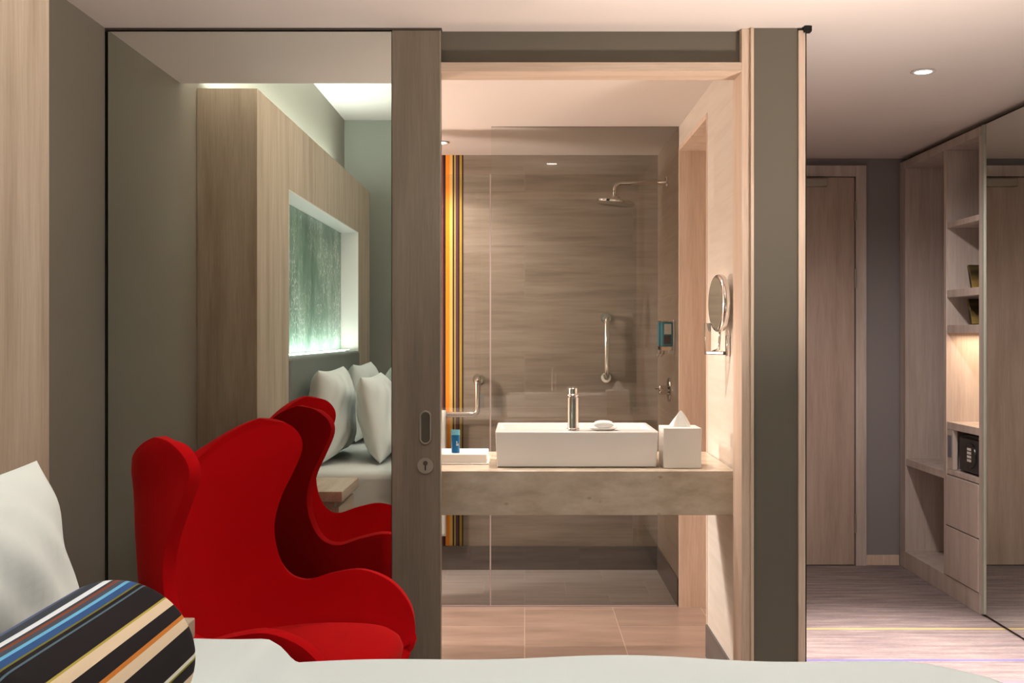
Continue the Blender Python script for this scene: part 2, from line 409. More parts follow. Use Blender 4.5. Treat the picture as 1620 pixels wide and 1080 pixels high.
# hall end wall with entrance door
M['hallgray'] = paint('hall_wall_paint', (146, 142, 142), .6)
struct('wall_far', box((.905, RX, EY, EY+.1, 0, CZ)), M['hallgray'])
struct('baseboard_far', box((1.93, 2.118, EY-.014, EY-.0005, 0, .056)), M['oak_frame'], bevel=.001)
struct('trim_8', box((1.868, 1.928, EY-.03, EY-.0005, 0, 2.257), (.92, 1.868, EY-.03, EY-.0005, 2.195, 2.257)), M['oak_hall'], bevel=.001)
d2 = struct('door_2', box((.93, 1.862, EY-.022, EY-.001, .004, 2.19)), M['oak_door'], bevel=.001)
for z in (2.0, 1.62, .24):
    obj('hinge', tube([(1.866, EY-.03, z-.055), (1.866, EY-.03, z+.055)], .007), M['steel'], d2)
obj('door_closer', box((1.48, 1.70, EY-.065, EY-.023, 2.135, 2.18)), M['steel'], d2, bevel=.004)
bmh = tube([(.99, EY-.022, 1.02), (.99, EY-.07, 1.02), (1.11, EY-.07, 1.02)], .009); obj('door_handle', bmh, M['steel'], d2)

# ------------------------------------------------------------------ sliding mirror door (open, in front of the wall)
dr = tag(bpy.data.objects.new('door_1', None), kind='structure'); COL.objects.link(dr); dr.location = (-.81, 3.52, 0)
obj('mirror_panel', box((-1.357, -.434, 3.500, 3.506, .004, CZ-.012)), M['mirror'], dr)
obj('mirror_backing', box((-1.357, -.434, 3.507, 3.538, .004, CZ-.012)), M['oak'], dr)
def plate_with_hole(x0, x1, z0, z1, y0, y1, hx, hz, hw, hh, n=10):
    """stile with a capsule-shaped recess"""
    bm = bmesh.new()
    cap = []
    for k in range(2*n):
        a = PI*k/(n) if k < n else PI*k/n
        cz = hz+hh-hw if math.sin(PI*(k+.5)/n) > 0 else hz-hh+hw
        a = PI*(k+.5)/n
        cap.append((hx+hw*math.cos(a), cz+hw*math.sin(a)))
    m = len(cap)
    def outer(p):   # project on the local rectangle
        dx, dz = p[0]-hx, p[1]-hz
        s = min((abs((x1-hx)/dx) if dx > 0 else abs((x0-hx)/dx)) if dx else 1e9, (abs(.15/dz)) if dz else 1e9)
        return (hx+dx*s, hz+dz*s)
    for y, flip in ((y0, 0),):
        a = [bm.verts.new((p[0], y, p[1])) for p in cap]
        b = [bm.verts.new((*[outer(p)[0]], y, outer(p)[1])) for p in cap]
        for k in range(m): bm.faces.new((a[k], a[(k+1)%m], b[(k+1)%m], b[k]))
        # recess wall and floor
        c = [bm.verts.new((p[0], y+.012, p[1])) for p in cap]
        for k in range(m): bm.faces.new((a[k], a[(k+1)%m], c[(k+1)%m], c[k]))
        bm.faces.new(c)
    return bm
M['oak_shaded'] = wood('shaded_door_oak', (122, 112, 99), (134, 123, 109), (144, 133, 119))  # oak copy darkened for the weak light on the stile
obj('stile', box((-.432, -.276, 3.496, 3.540, .004, CZ-.008)), M['oak_shaded'], dr, bevel=.0015)
obj('edge_strip', box((-.276, -.273, 3.497, 3.540, .004, CZ-.008)), M['steel'], dr)
# flush pull: capsule ring round a sunken cup
def capsule(cx, cz, hw, hh, n=12):
    return [(cx+hw*math.cos(PI*(k+.5)/n), (cz+hh-hw if k < n else cz-hh+hw)+hw*math.sin(PI*(k+.5)/n)) for k in range(2*n)]
def ringplate(c0, c1, y0, y1):
    bm = bmesh.new(); m = len(c0)
    A = [bm.verts.new((p[0], y1, p[1])) for p in c0]; B = [bm.verts.new((p[0], y0, p[1])) for p in c0]
    C_ = [bm.verts.new((p[0], y0, p[1])) for p in c1]; D_ = [bm.verts.new((p[0], y1, p[1])) for p in c1]
    for P, Q in ((A, B), (B, C_), (C_, D_)):
        for k in range(m): bm.faces.new((P[k], P[(k+1)%m], Q[(k+1)%m], Q[k]))
    bm.faces.new(D_)
    return bm
PX, PZ = -.3225, 1.0
pull = obj('flush_pull', ringplate(capsule(PX, PZ, .0195, .055), capsule(PX, PZ, .0145, .050), 3.4915, 3.4955), M['steel'], dr, bevel=.0008)
M['dark_steel'], _, _ = base_mat('dark_steel', (96, 90, 80), .5, .6)
obj('cup', ringplate(capsule(PX, PZ, .0143, .0495), capsule(PX+.002, PZ, .0085, .043), 3.4925, 3.4952), M['dark_steel'], pull)
lk = obj('lock_rose', lathe([(.0001, .0), (.026, 0), (.026, .003), (.024, .0045), (.0001, .0045)], (PX, 3.4910, .878-.002), 'y'), M['steel'], dr, smooth=False)
obj('keyhole', box((PX-.002, PX+.002, 3.4900, 3.4910, .861, .877)), M['black'], lk)
obj('thumb_turn', lathe([(.0001, 0), (.0075, 0), (.0075, .003), (.0001, .003)], (PX, 3.488, .884), 'y', 18), M['dark_steel'], lk)
struct('trim_9', box((WX, -.27, 3.498, 3.545, CZ-.006, CZ-.0005)), M['gapshade_track'])
struct('gap_shade_mirror', box((WX+.001, -1.358, 3.515, 3.544, 0, CZ-.012)), M['black'])  # black strip standing for the dark inside the gap beside the mirror

# ------------------------------------------------------------------ downlights
def downlight(x, y, z, label, group):
    e = empty('downlight', (x, y, z), 0, label, 'ceiling light', group)
    obj('trim_ring', lathe([(.030, -.001), (.044, -.001), (.046, -.004), (.034, -.006), (.030, -.001)], (x, y, z)), M['white_plastic'], e, smooth=True)
    obj('lens', lathe([(.0001, -.001), (.029, -.001), (.029, -.0045), (.0001, -.0045)], (x, y, z)), M['lamp'], e)
    return e
for (x, y), l in zip(BATH_LAMPS, ('round recessed ceiling light in the bathroom, directly above the wash basin', 'round recessed ceiling light in the bathroom near the striped back wall',
        'round recessed ceiling light in the bathroom behind the sliding door')):
    downlight(x, y, CZ, l, 'recessed ceiling lights in the bathroom')
for (x, y), l in zip(HALL_LAMPS, ('round recessed ceiling light glowing in the hall ceiling before the wardrobe', 'round recessed ceiling light over the hall mouth, nearer the bed')):
    downlight(x, y, CZ, l, 'recessed ceiling lights in the hall')
for (x, y), l in zip(BED_FILLS, ('added bedroom ceiling fill light over the middle of the bed', 'added bedroom ceiling fill light over the bed, nearest the red chair',
        'added bedroom ceiling fill light past the foot of the bed, far from the mirror', 'added bedroom ceiling fill light past the foot of the bed, nearest the hall')):
    downlight(x, y, UZ, l, 'added ceiling fill lights over the bed')

# ------------------------------------------------------------------ headboard wall unit with lit niche
HX = -1.115; HT = 2.33; H0, H1 = -.73, 2.52; N0, N1, NB, NT = -.20, 1.92, 1.195, 1.99
hb = empty('headboard', (-1.24, .895, 0), 0, 'tall bleached oak headboard surround on the left wall with a lit niche', 'headboard')
sur = [(WX+.001, HX, N1, H1, 0, HT-.001), (WX+.001, HX, H0, N0, 0, HT-.001), (WX+.001, HX, N0, N1, NT, HT-.001), (WX+.001, -1.235, N0, N1, 0, NT)]
for q in sur[:2]: obj('side_board', box(q), M['oak'], hb, bevel=.001)
obj('top_rail', box(sur[2]), M['oak'], hb)
obj('niche_back', box(sur[3]), M['oak_y'], hb)
obj('niche_lining', box((-1.234, HX+.0005, N1-.006, N1-.0005, NB, NT-.0005), (-1.234, HX+.0005, N0+.0005, N0+.006, NB, NT-.0005), (-1.234, HX+.0005, N0, N1, NT-.006, NT-.0005)), M['white_plastic'], hb)
obj('padded_panel', box((-1.22, HX+.012, N0+.01, N1-.01, .3, NB)), M['greyleather'], hb, bevel=.02, seg=4)
obj('led_strip', box((-1.205, -1.195, N0+.03, N1-.03, NB+.0005, NB+.006)), M['led'], hb)
obj('cove_strip', box((-1.30, -1.285, H0+.05, H1-.05, HT, HT+.006)), M['led'], hb)
def picture_mat():
    m, t, b = base_mat('etched_green_picture', (90, 130, 110), .35)
    f = noise(t, coords(t, (1, 2.5, 1.0)), 2.2, 6, .6)
    c = ramp(t, f, [(.3, (92, 122, 104)), (.5, (124, 156, 136)), (.68, (150, 180, 158))])
    col = ramp(t, noise(t, coords(t, (1, 26, 1.5)), 1.6, 6, .75), [(.48, (0, 0, 0)), (.64, (255, 255, 255))])
    br = N(t, 'ShaderNodeTexVoronoi', feature='DISTANCE_TO_EDGE', distance='MANHATTAN'); br.inputs['Scale'].default_value = 16
    t.links.new(coords(t, (1, 2.6, 1.3)), br.inputs['Vector'])
    ln = ramp(t, br.outputs['Distance'], [(.02, (255, 255, 255)), (.09, (0, 0, 0))])
    msk = ramp(t, noise(t, coords(t, (1, 1.6, 1.2)), 2.4, 4, .6), [(.42, (20, 20, 20)), (.60, (255, 255, 255))])
    k = mix(t, mix(t, ln, col, .5, 'ADD'), msk, 1.0, 'MULTIPLY')
    c = mix(t, c, s2l((214, 230, 216)), k)
    t.links.new(c, b.inputs['Base Color']); return m
pic = empty('picture', (-1.23, .86, NB), 0, 'green etched picture panel with small white text, in the lit headboard niche', 'picture')
obj('panel', box((-1.2335, -1.229, N0+.008, N1-.008, NB+.002, NT-.008)), picture_mat(), pic)
bmt = bmesh.new(); random.seed(3)
def addb(bm, b):
    t = box(b); me = bpy.data.meshes.new('tmp'); t.to_mesh(me); t.free(); bm.from_mesh(me); bpy.data.meshes.remove(me)
for k in range(8):
    z = 1.435-k*.022; y = 1.84-.0; L = (.30, .28, .26, .19, .12, .26, .20, .14)[k]
    while L > 0:
        wl = min(L, random.uniform(.018, .045)); addb(bmt, (-1.229, -1.2283, y-wl, y, z, z+.008)); y -= wl+.008; L -= wl+.008
obj('text_block', bmt, M['white_plastic'], pic)['label'] = 'white lines of small print'

# ------------------------------------------------------------------ bed
bed = empty('bed', (-.12, .97, 0), 0, 'wide double bed with beige upholstered base and white mattress against the headboard', 'bed')
obj('bed_base', box((HX+.02, .80, .0, 1.94, .06, .40)), M['base_fabric'], bed, bevel=.015)
obj('mattress', box((HX+.02, .80, -.02, 1.965, .402, .664)), M['linen'], bed, bevel=.04, seg=4)
for x in (-1.0, .7):
    for y in (.1, 1.84): obj('leg', lathe([(.02, 0), (.025, .062)], (x, y, 0), n=16), M['black'], bed)
def duvet_fn():
    X0, X1 = -.61, .865; Y0, Y1 = -.06, 1.995; R = .20; r = .055; drop = .33
    flat = R-r
    def f(u, v):
        # u along X (head to foot), v across
        ex = X1-R; L = flat + r*PI/2 + drop
        xs = X0 + (ex-X0+L)*u
        ys = (Y0+R-L) + ((Y1-R)-(Y0+R)+2*L)*v
        dx = max(0, xs-ex); dy = ys-(Y1-R) if ys > Y1-R else (ys-(Y0+R) if ys < Y0+R else 0)
        bx, by = min(xs, ex), min(max(ys, Y0+R), Y1-R)
        d = math.hypot(dx, dy)
        # corner: keep cloth from stretching
        dd = max(dx, abs(dy)) if d else 0
        if d > 0: nx, ny = dx/d, dy/d
        else: nx = ny = 0
        fold = 1-sstep(-.475, -.405, xs - .02*math.sin(ys*3))
        puff = .006*math.sin(xs*5+1)*math.sin(ys*4.2)+.003*math.sin(xs*13+ys*6)
        top = .700 + .042*fold + puff
        if dd <= flat: out, dn = dd, 0
        elif dd <= flat + r*PI/2:
            a = (dd-flat)/r; out = flat+r*math.sin(a); dn = r*(1-math.cos(a))
        else:
            e = dd-flat-r*PI/2
            out = flat+r + .010*math.sin((bx+nx*.3)*21+(by+ny*.3)*17)*min(1, e/.15); dn = r+e
        out += .03*fold*(1 if dd > flat else 0)*min(1, (dd-flat)/.05 if dd > flat else 0)
        return Vector((bx+nx*out, by+ny*out, top-dn))
    return f
dv = obj('duvet', grid(duvet_fn(), 150, 150), M['duvet'], smooth=True)
md = dv.modifiers.new('thick', 'SOLIDIFY'); md.thickness = .012; md.offset = 1
tag(dv, 'smooth white duvet folded back at the pillows and hanging over the bed edges', 'duvet')

def pillow_bm(a, b, T, seed=0, pinch=.06, p=3.6, wr=1.2):
    rnd = random.Random(seed); ph = [rnd.uniform(0, 6) for _ in range(6)]
    bm = bmesh.new(); n = 44; top = {}; bot = {}
    def pos(i, j, s):
        u, v = -1+2*i/n, -1+2*j/n
        u, v = math.sin(u*PI/2), math.sin(v*PI/2)
        x = a*u*(1-pinch*(1-v*v)); y = b*v*(1-pinch*(1-u*u))
        h = T*((1-abs(u)**p)*(1-abs(v)**p))**.55
        h *= 1+wr*(.05*math.sin(5*u+ph[0]+2*v)+.04*math.sin(7*v+ph[1]-3*u*s)+.03*math.sin(11*u*v+ph[2]))
        edge = (1-abs(u)**p)*(1-abs(v)**p)
        h += wr*.004*math.sin(16*u+ph[3]+9*v)*edge
        return (x, y, s*h)
    for i in range(n+1):
        for j in range(n+1):
            e = i in (0, n) or j in (0, n)
            t = bm.verts.new(pos(i, j, 1)); top[i, j] = t; bot[i, j] = t if e else bm.verts.new(pos(i, j, -1))
    for i in range(n):
        for j in range(n):
            bm.faces.new((top[i, j], top[i+1, j], top[i+1, j+1], top[i, j+1]))
            f = (bot[i, j], bot[i, j+1], bot[i+1, j+1], bot[i+1, j])
            if len(set(f)) == 4 and not all(k in (top[i, j], top[i+1, j], top[i+1, j+1], top[i, j+1]) for k in f): bm.faces.new(f)
    return bm
def pillow(name, a, b, T, loc, tilt, mat, label, cat, group=None, seed=0, yaw=0, roll=0, **k):
    """width a along Y (depth of photo), height b leaning back by tilt (radians) toward the headboard"""
    o = obj(name, pillow_bm(a, b, T, seed, **k), mat, smooth=True)
    # local x (width) -> world Y ; local y (height) -> up/lean ; local z (thickness)
    up = Vector((-math.sin(tilt), 0, math.cos(tilt))); wd = Vector((0, 1, 0)); nr = wd.cross(up)
    Mx = Matrix((wd, up, nr)).transposed().to_4x4()
    Mx = Matrix.Rotation(yaw, 4, 'Z') @ Mx @ Matrix.Rotation(roll, 4, 'Z')
    ofs = Vector(o.location)
    o.matrix_world = Matrix.Translation(Vector(loc)) @ Mx @ Matrix.Translation(ofs)
    return tag(o, label, cat, group)
pillow('pillow', .36, .225, .095, (-.988, 1.46, .905), .03, M['linen'], 'plump white pillow against the headboard on the chair side, behind another', 'pillow', 'white bed pillows', 1)
pillow('pillow', .36, .215, .085, (-.752, 1.40, .885), .22, M['linen'], 'white pillow leaning behind the striped cushion, pointed corner up', 'pillow', 'white bed pillows', 2, yaw=0)
pillow('pillow', .36, .225, .095, (-.986, .42, .905), .03, M['linen'], 'white pillow against the headboard on the other half of the bed', 'pillow', 'white bed pillows', 3)
pillow('pillow', .36, .225, .085, (-.745, .40, .890), .15, M['linen'], 'white pillow on the other half of the bed, front of its pair', 'pillow', 'white bed pillows', 4)
RB = .105; BL = .50
def bolster(u, v):
    a = 2*PI*u; y = BL*(v-.5)
    e = min(v, 1-v)*BL; rr = RB*min(1, max(.0, 1-(1-min(1, e/.07))**2.4))**.42 if e < .07 else RB
    rr *= 1+.012*math.sin(a*3+y*9)
    return Vector((rr*math.cos(a), y, rr*math.sin(a)))
def bol_pts():
    bm = bmesh.new(); nu, nv = 64, 60; V = []
    for j in range(nv+1):
        t = j/nv; v = .5-.5*math.cos(PI*t)
        V.append([bm.verts.new(bolster(i/nu, v)) for i in range(nu)])
    for a, b in zip(V, V[1:]):
        for i in range(nu): bm.faces.new((a[i], a[(i+1)%nu], b[(i+1)%nu], b[i]))
    bmesh.ops.remove_doubles(bm, verts=bm.verts, dist=1e-5)
    return bm
bo = obj('bolster_cushion', bol_pts(), M['cushion'], smooth=True)
bo.location = Vector((-.548, 1.25, .7605))
tag(bo, 'black, blue and cream striped bolster cushion lying on the bed before the white pillow', 'cushion')

# ------------------------------------------------------------------ nightstand
ns = empty('nightstand', (-.93, 2.27, 0), 0, 'pale oak bedside table between the bed and the red chair', 'nightstand')
obj('table_top', box((HX+.003, -.765, 2.05, 2.495, .600, .645)), M['oak_y'], ns, bevel=.003)
obj('body', box((HX+.003, -.80, 2.07, 2.475, .28, .599)), M['oak_y'], ns, bevel=.002)
dw = obj('drawer', box((-.7995, -.782, 2.075, 2.47, .30, .575)), M['oak_y'], ns, bevel=.002)
obj('knob', lathe([(.0001, 0), (.006, 0), (.006, .014), (.012, .02), (.0001, .024)], (-.782, 2.27, .44), 'x', 16), M['steel'], dw)

# ------------------------------------------------------------------ red egg-shaped lounge chair
CH = empty('lounge_chair', (-.66, 2.890, 0), -.17, 'red wool winged egg-shaped lounge chair standing before the mirror door', 'armchair')
rows = [  # spine (f,z), edge (f,w,z), edge tangent (f,w,z)
 ((.245, .315), (.255, .290, .370), (0, .06, .03)),
 ((.20, .275), (.285, .322, .430), (.03, .05, .10)),
 ((.10, .245), (.270, .336, .505), (.05, .03, .15)),
 ((.00, .240), (.210, .340, .572), (.05, .02, .20)),
 ((-.09, .260), (.120, .340, .603), (.04, .02, .22)),
 ((-.17, .300), (.030, .338, .590), (.05, .02, .22)),
 ((-.235, .370), (-.050, .332, .568), (.08, .03, .18)),
 ((-.275, .450), (-.105, .324, .590), (.10, .05, .12)),
 ((-.300, .540), (-.140, .320, .655), (.12, .07, .06)),
 ((-.318, .620), (-.150, .315, .735), (.12, .08, .04)),
 ((-.330, .700), (-.132, .322, .815), (.14, .09, .02)),
 ((-.340, .770), (-.098, .335, .890), (.16, .09, .01)),
 ((-.346, .830), (-.070, .342, .960), (.17, .08, .01)),
 ((-.345, .870), (-.080, .340, 1.005), (.17, .07, .01)),
 ((-.343, .905), (-.120, .328, 1.038), (.15, .06, .01)),
 ((-.335, .925), (-.185, .296, 1.052), (.11, .06, .035)),
]
def cr(p, t):
    n = len(p)-1; x = t*n; i = min(int(x), n-1); f = x-i
    g = lambda k: p[max(0, min(n, k))]
    a, b, c, d = g(i-1), g(i), g(i+1), g(i+2)
    return tuple(.5*((2*b[k])+(-a[k]+c[k])*f+(2*a[k]-5*b[k]+4*c[k]-d[k])*f*f+(-a[k]+3*b[k]-3*c[k]+d[k])*f**3) for k in range(len(b)))
flatrows = [(s[0], s[1], *e, *tg) for s, e, tg in rows]
def shell_pt(t, s):
    """t along the rows, s in [-1,1] across"""
    q = cr(flatrows, t); S = Vector((q[0], 0, q[1])); E = Vector(q[2:5]); T = Vector(q[5:8])
    wdt = E.y; a = abs(s)
    low = 1-sstep(.25, .5, t)
    C1 = S+Vector((0, wdt*.58, 0)); C2 = E-T*1.0
    P = S*(1-a)**3+C1*3*a*(1-a)**2+C2*3*a*a*(1-a)+E*a**3
    if s < 0: P.y = -P.y
    return P
def shell_bm(nt=64, nsx=56):
    return grid(lambda u, v: shell_pt(u, -1+2*v), nt, nsx)
sh = obj('shell', shell_bm(), M['red'], CH, local=True, smooth=True)
md = sh.modifiers.new('thick', 'SOLIDIFY'); md.thickness = .034; md.offset = 0; md.use_even_offset = False
md = sh.modifiers.new('round', 'BEVEL'); md.width = .0145; md.segments = 4; md.limit_method = 'ANGLE'; md.angle_limit = math.radians(50)
# seat cushion
def seat_fn(top):
    def f(u, v):
        a = 2*PI*u
        ca, sa = math.cos(a), math.sin(a)
        # superellipse outline, narrower at the back
        r = 1/((abs(ca)**2.8+abs(sa)**2.8)**(1/2.8))
        fx = .055+.265*r*ca; wy = (.275 if ca > 0 else .275-.05*abs(ca))*r*sa
        return fx, wy
    return f
bm = bmesh.new(); sf = seat_fn(1); NU = 64; prof = [(0.0, .0), (.5, .004), (.85, .012), (.95, .025), (1.0, .055), (.97, .09), (.9, .105), (.0, .110)]
top0 = .485; rings = []
prof = [(.02, 0), (.35, -.001), (.6, -.004), (.78, -.009), (.90, -.018), (.97, -.034), (1.0, -.055), (.985, -.078), (.94, -.098), (.8, -.108), (.4, -.112), (.02, -.113)]
for rr, dz in prof:
    ring = []
    for k in range(NU):
        x, y = sf(k/NU, 0); x = .055+(x-.055)*rr
        ring.append(bm.verts.new((x, y*rr, top0+dz+.05*(x-.1)+.012*(1-rr)*0)))
    rings.append(ring)
for a, b in zip(rings, rings[1:]):
    for k in range(NU): bm.faces.new((a[k], a[(k+1)%NU], b[(k+1)%NU], b[k]))
bm.faces.new(rings[0]); bm.faces.new(rings[-1][::-1])
obj('seat_cushion', bm, M['red'], CH, local=True, smooth=True)
# piping round the shell's rim
pp = [shell_pt(t/80, 1) for t in range(81)] + [shell_pt(1, 1-2*k/30) for k in range(1, 30)] + [shell_pt(1-t/80, -1) for t in range(81)]
obj('pedestal', lathe([(.0001, .04), (.032, .04), (.032, .05), (.022, .06), (.022, .20), (.06, .215), (.0001, .216)], (.0, 0, 0), n=24), M['chrome'], CH, local=True, smooth=True)
for k in range(4):
    a = PI/4+k*PI/2
    bm = tube([(0.02*math.cos(a), .02*math.sin(a), .05), (.15*math.cos(a), .15*math.sin(a), .04), (.31*math.cos(a), .31*math.sin(a), .018)], [.022, .018, .012], 12)
    lathe([(.0001, 0), (.014, 0), (.014, .012), (.0001, .012)], (.30*math.cos(a), .30*math.sin(a), 0), n=14, bm=bm)
    obj('leg', bm, M['chrome'], CH, local=True, smooth=True)

# ------------------------------------------------------------------ vanity counter
vt = box((-1.59, XW-.019, 3.74, 4.34, .805, .83), (-1.59, XW-.019, 3.72, 3.745, .677, .83))
ct = obj('vanity_counter', vt, M['stone'], bevel=.002)
tag(ct, 'cream marble vanity counter with a deep front apron spanning the bathroom opening', 'counter')
# basin
bs = empty('wash_basin', (.19, 4.0, .83), 0, 'rectangular white ceramic basin standing on the marble counter', 'sink')
X0, X1, Y0, Y1, Z0, Z1 = -.104, .474, 3.81, 4.20, .832, .958
bm = bmesh.new()
def rect(x0, x1, y0, y1, z): return [bm.verts.new(p) for p in ((x0, y0, z), (x1, y0, z), (x1, y1, z), (x0, y1, z))]
R = [rect(X0+.006, X1-.006, Y0+.006, Y1-.006, Z0), rect(X0, X1, Y0, Y1, Z1), rect(X0+.014, X1-.014, Y0+.10, Y1-.014, Z1), rect(X0+.03, X1-.03, Y0+.115, Y1-.035, Z1-.085)]
for a, b in zip(R, R[1:]):
    for k in range(4): bm.faces.new((a[k], a[(k+1)%4], b[(k+1)%4], b[k]))
bm.faces.new(R[0][::-1]); bm.faces.new(R[-1])
obj('bowl', bm, M['ceramic'], bs, bevel=.004, seg=3)
obj('drain', lathe([(.0001, 0), (.024, 0), (.024, .003), (.018, .005), (.0001, .005)], (.19, 4.05, Z1-.0845), n=24), M['chrome'], bs)
# faucet on the near ledge
fa = empty('faucet', (.174, 3.865, Z1), 0, 'upright chrome cylinder faucet on the near ledge of the white basin', 'faucet')
obj('body', lathe([(.0001, .0005), (.024, .0005), (.024, .006), (.0195, .009), (.0195, .118), (.0001, .1185)], (.174, 3.865, Z1), n=32), M['chrome'], fa, smooth=False, bevel=.001)
obj('cap', lathe([(.0001, .1185), (.0165, .1185), (.0165, .123), (.0200, .1245), (.0200, .128), (.0150, .131), (.0150, .150), (.0135, .152), (.0001, .1525)], (.174, 3.865, Z1), n=32), M['chrome'], fa, bevel=.0006)
obj('spout', tube([(.174, 3.88, Z1+.085), (.174, 3.95, Z1+.075), (.174, 3.985, Z1+.068)], [.013, .012, .011]), M['chrome'], fa, smooth=True)
# soap dish and wrapped soap
sd = obj('soap_dish', lathe([(.0001, .0005), (.030, .0005), (.046, .008), (.0475, .010), (.044, .010), (.028, .004), (.0001, .004)], (0, 0, 0), n=40), M['ceramic'], smooth=True)
sd.location = (.282, 3.868, Z1+.0005); sd.scale = (1.15, .85, 1)
tag(sd, 'small white dish holding a soap on the basin ledge', 'soap dish')
sp = obj('soap', pillow_bm(.036, .024, .014, 9, pinch=0, p=3, wr=.2), M['linen'], smooth=True); sp.location = (.284, 3.868, Z1+.006)
tag(sp, 'white wrapped bar of soap lying in the dish by the faucet', 'soap')
# tissue box
tb = empty('tissue_box', (.557, 3.86, .83), 0, 'white cube tissue box with a tissue standing out, right of the basin', 'tissue box')
tb.rotation_euler[2] = -.0
bm = box((-.067, .067, -.067, .067, .0005, .142)); 
obj('box', bm, M['white_plastic'], tb, local=True, bevel=.002)
def tis(u, v):
    a = 2*PI*u; r = (.036*(1-v)**.8)*(1+.18*math.sin(5*a+3*v)); return Vector((r*math.cos(a)+.004*v, r*.5*math.sin(a), .1425+.058*v))
obj('tissue', grid(tis, 40, 10), M['linen'], tb, local=True, smooth=True)
# white tray and tube
ty = empty('tray', (-.37, 4.0, .83), 0, 'shallow white box tray on the counter left of the basin', 'tray')
obj('tray_box', box((-.60, -.137, 3.905, 4.10, .8305, .868)), M['white_plastic'], ty, bevel=.003)
obj('base_rim', box((-.61, -.131, 3.898, 4.107, .8302, .836)), M['ceramic'], ty, bevel=.001)
M['blue'], _, _ = base_mat('blue_tube_plastic', (20, 104, 158), .35)
M['lightblue'], _, _ = base_mat('light_blue_plastic', (120, 196, 220), .35)
tt = empty('toiletry_tube', (-.254, 3.95, .869), 0, 'blue toiletry tube with pale blue top standing on the white tray', 'tube')
def tubefn(u, v):
    a = 2*PI*u; k = v; return Vector((-.254+.0155*math.cos(a), 3.95+(.0135-.009*k)*math.sin(a), .869+.064*v))
bm = grid(tubefn, 24, 6); obj('tube_body', bm, M['blue'], tt, smooth=True)
def tubefn2(u, v):
    a = 2*PI*u; return Vector((-.254+.0157*math.cos(a), 3.95+(.0047-.003*v)*math.sin(a), .9333+.020*v))
bm = grid(tubefn2, 24, 2); obj('crimped_top', bm, M['lightblue'], tt)['label'] = 'pale blue top end'
obj('print_mark', box((-.2505, -.2470, 3.9368, 3.9375, .895, .903), (-.2460, -.2425, 3.9375, 3.9382, .895, .903), (-.2505, -.2470, 3.9368, 3.9375, .905, .912)), M['white_plastic'], tt)
# magnifying mirror on the right wall
mm = empty('magnifying_mirror', (XW-.01, 3.95, 1.30), 0, 'round chrome magnifying mirror on a swing arm, mounted on the right bathroom wall', 'mirror')
obj('wall_plate', box((XW-.024, XW-.0105, 3.86, 3.89, 1.225, 1.30)), M['chrome'], mm, bevel=.003)
obj('swing_arm', tube([(XW-.03, 3.875, 1.235), (XW-.075, 3.96, 1.235)], .007, 12), M['chrome'], mm)
obj('upright', box((XW-.085, XW-.063, 3.955, 3.975, 1.228, 1.345)), M['chrome'], mm, bevel=.002)
obj('stem', tube([(XW-.06, 3.95, 1.238), (XW-.045, 3.90, 1.25), (XW-.045, 3.88, 1.31)], .005, 10), M['chrome'], mm, smooth=True)
rot = Matrix.Translation(Vector((XW-.047, 3.88, 1.415))) @ Matrix.Rotation(math.radians(6), 4, 'Z')
bm = lathe([(.0001, .014), (.097, .014), (.103, .010), (.105, 0), (.103, -.010), (.097, -.014), (.0001, -.014)], (0, 0, 0), 'x', 48)
bmesh.ops.transform(bm, matrix=rot, verts=bm.verts); rim = obj('rim', bm, M['chrome'], mm, smooth=False, bevel=.002)
bm = lathe([(.0001, -.0155), (.092, -.0155), (.092, -.0142), (.0001, -.0142)], (0, 0, 0), 'x', 48)
bmesh.ops.transform(bm, matrix=rot, verts=bm.verts); obj('mirror_face', bm, M['mirror'], mm)

# ------------------------------------------------------------------ shower
fp = obj('shower_screen', box((-.160, XW-.012, 5.150, 5.158, .002, CZ-.002)), M['glass'])
tag(fp, 'fixed frameless glass screen reaching the ceiling, beyond the vanity', 'shower screen')
gd = empty('shower_door', (-.55, 5.154, 0), 0, 'frameless glass shower door, lower than the fixed screen, left of it', 'shower door')
obj('pane', box((-.90, -.168, 5.150, 5.158, .008, 2.07)), M['glass'], gd)
M['seal'], _, _ = base_mat('clear_seal', (176, 164, 164), .3)
obj('edge_seal', box((-.1675, -.1605, 5.147, 5.161, .008, 2.07)), M['seal'], gd)
sl = struct('trim_11', box((-.90, XW-.02, 5.140, 5.168, 0, .008)), M['seal'])
# rain head and arm
rs = empty('rain_shower', (XW-.012, 5.55, 2.09), 0, 'chrome wall arm with round rain shower head behind the glass', 'shower head')
obj('flange', lathe([(.0001, -.012), (.026, -.012), (.030, -.006), (.030, 0), (.0001, 0)], (XW-.0105, 5.55, 2.09), 'x', 24), M['chrome'], rs)
pts = [(XW-.02, 5.55, 2.09), (.54, 5.55, 2.085)] + [tuple(p) for p in arc((.50, 5.55, 2.05), .035, PI/2, PI, 'xz', 6)] + [(.465, 5.55, 2.0)]
obj('arm', tube(pts, .0105, 14), M['chrome'], rs, smooth=True)
hd = Matrix.Translation(Vector((.468, 5.55, 1.985))) @ Matrix.Rotation(math.radians(7), 4, 'Y')
bm = lathe([(.0001, .032), (.018, .032), (.022, .02), (.030, .013), (.095, .008), (.10, .004), (.10, -.008), (.096, -.010), (.0001, -.010)], (0, 0, 0), 'z', 36)
bmesh.ops.transform(bm, matrix=hd, verts=bm.verts); obj('head', bm, M['chrome'], rs, bevel=.001)
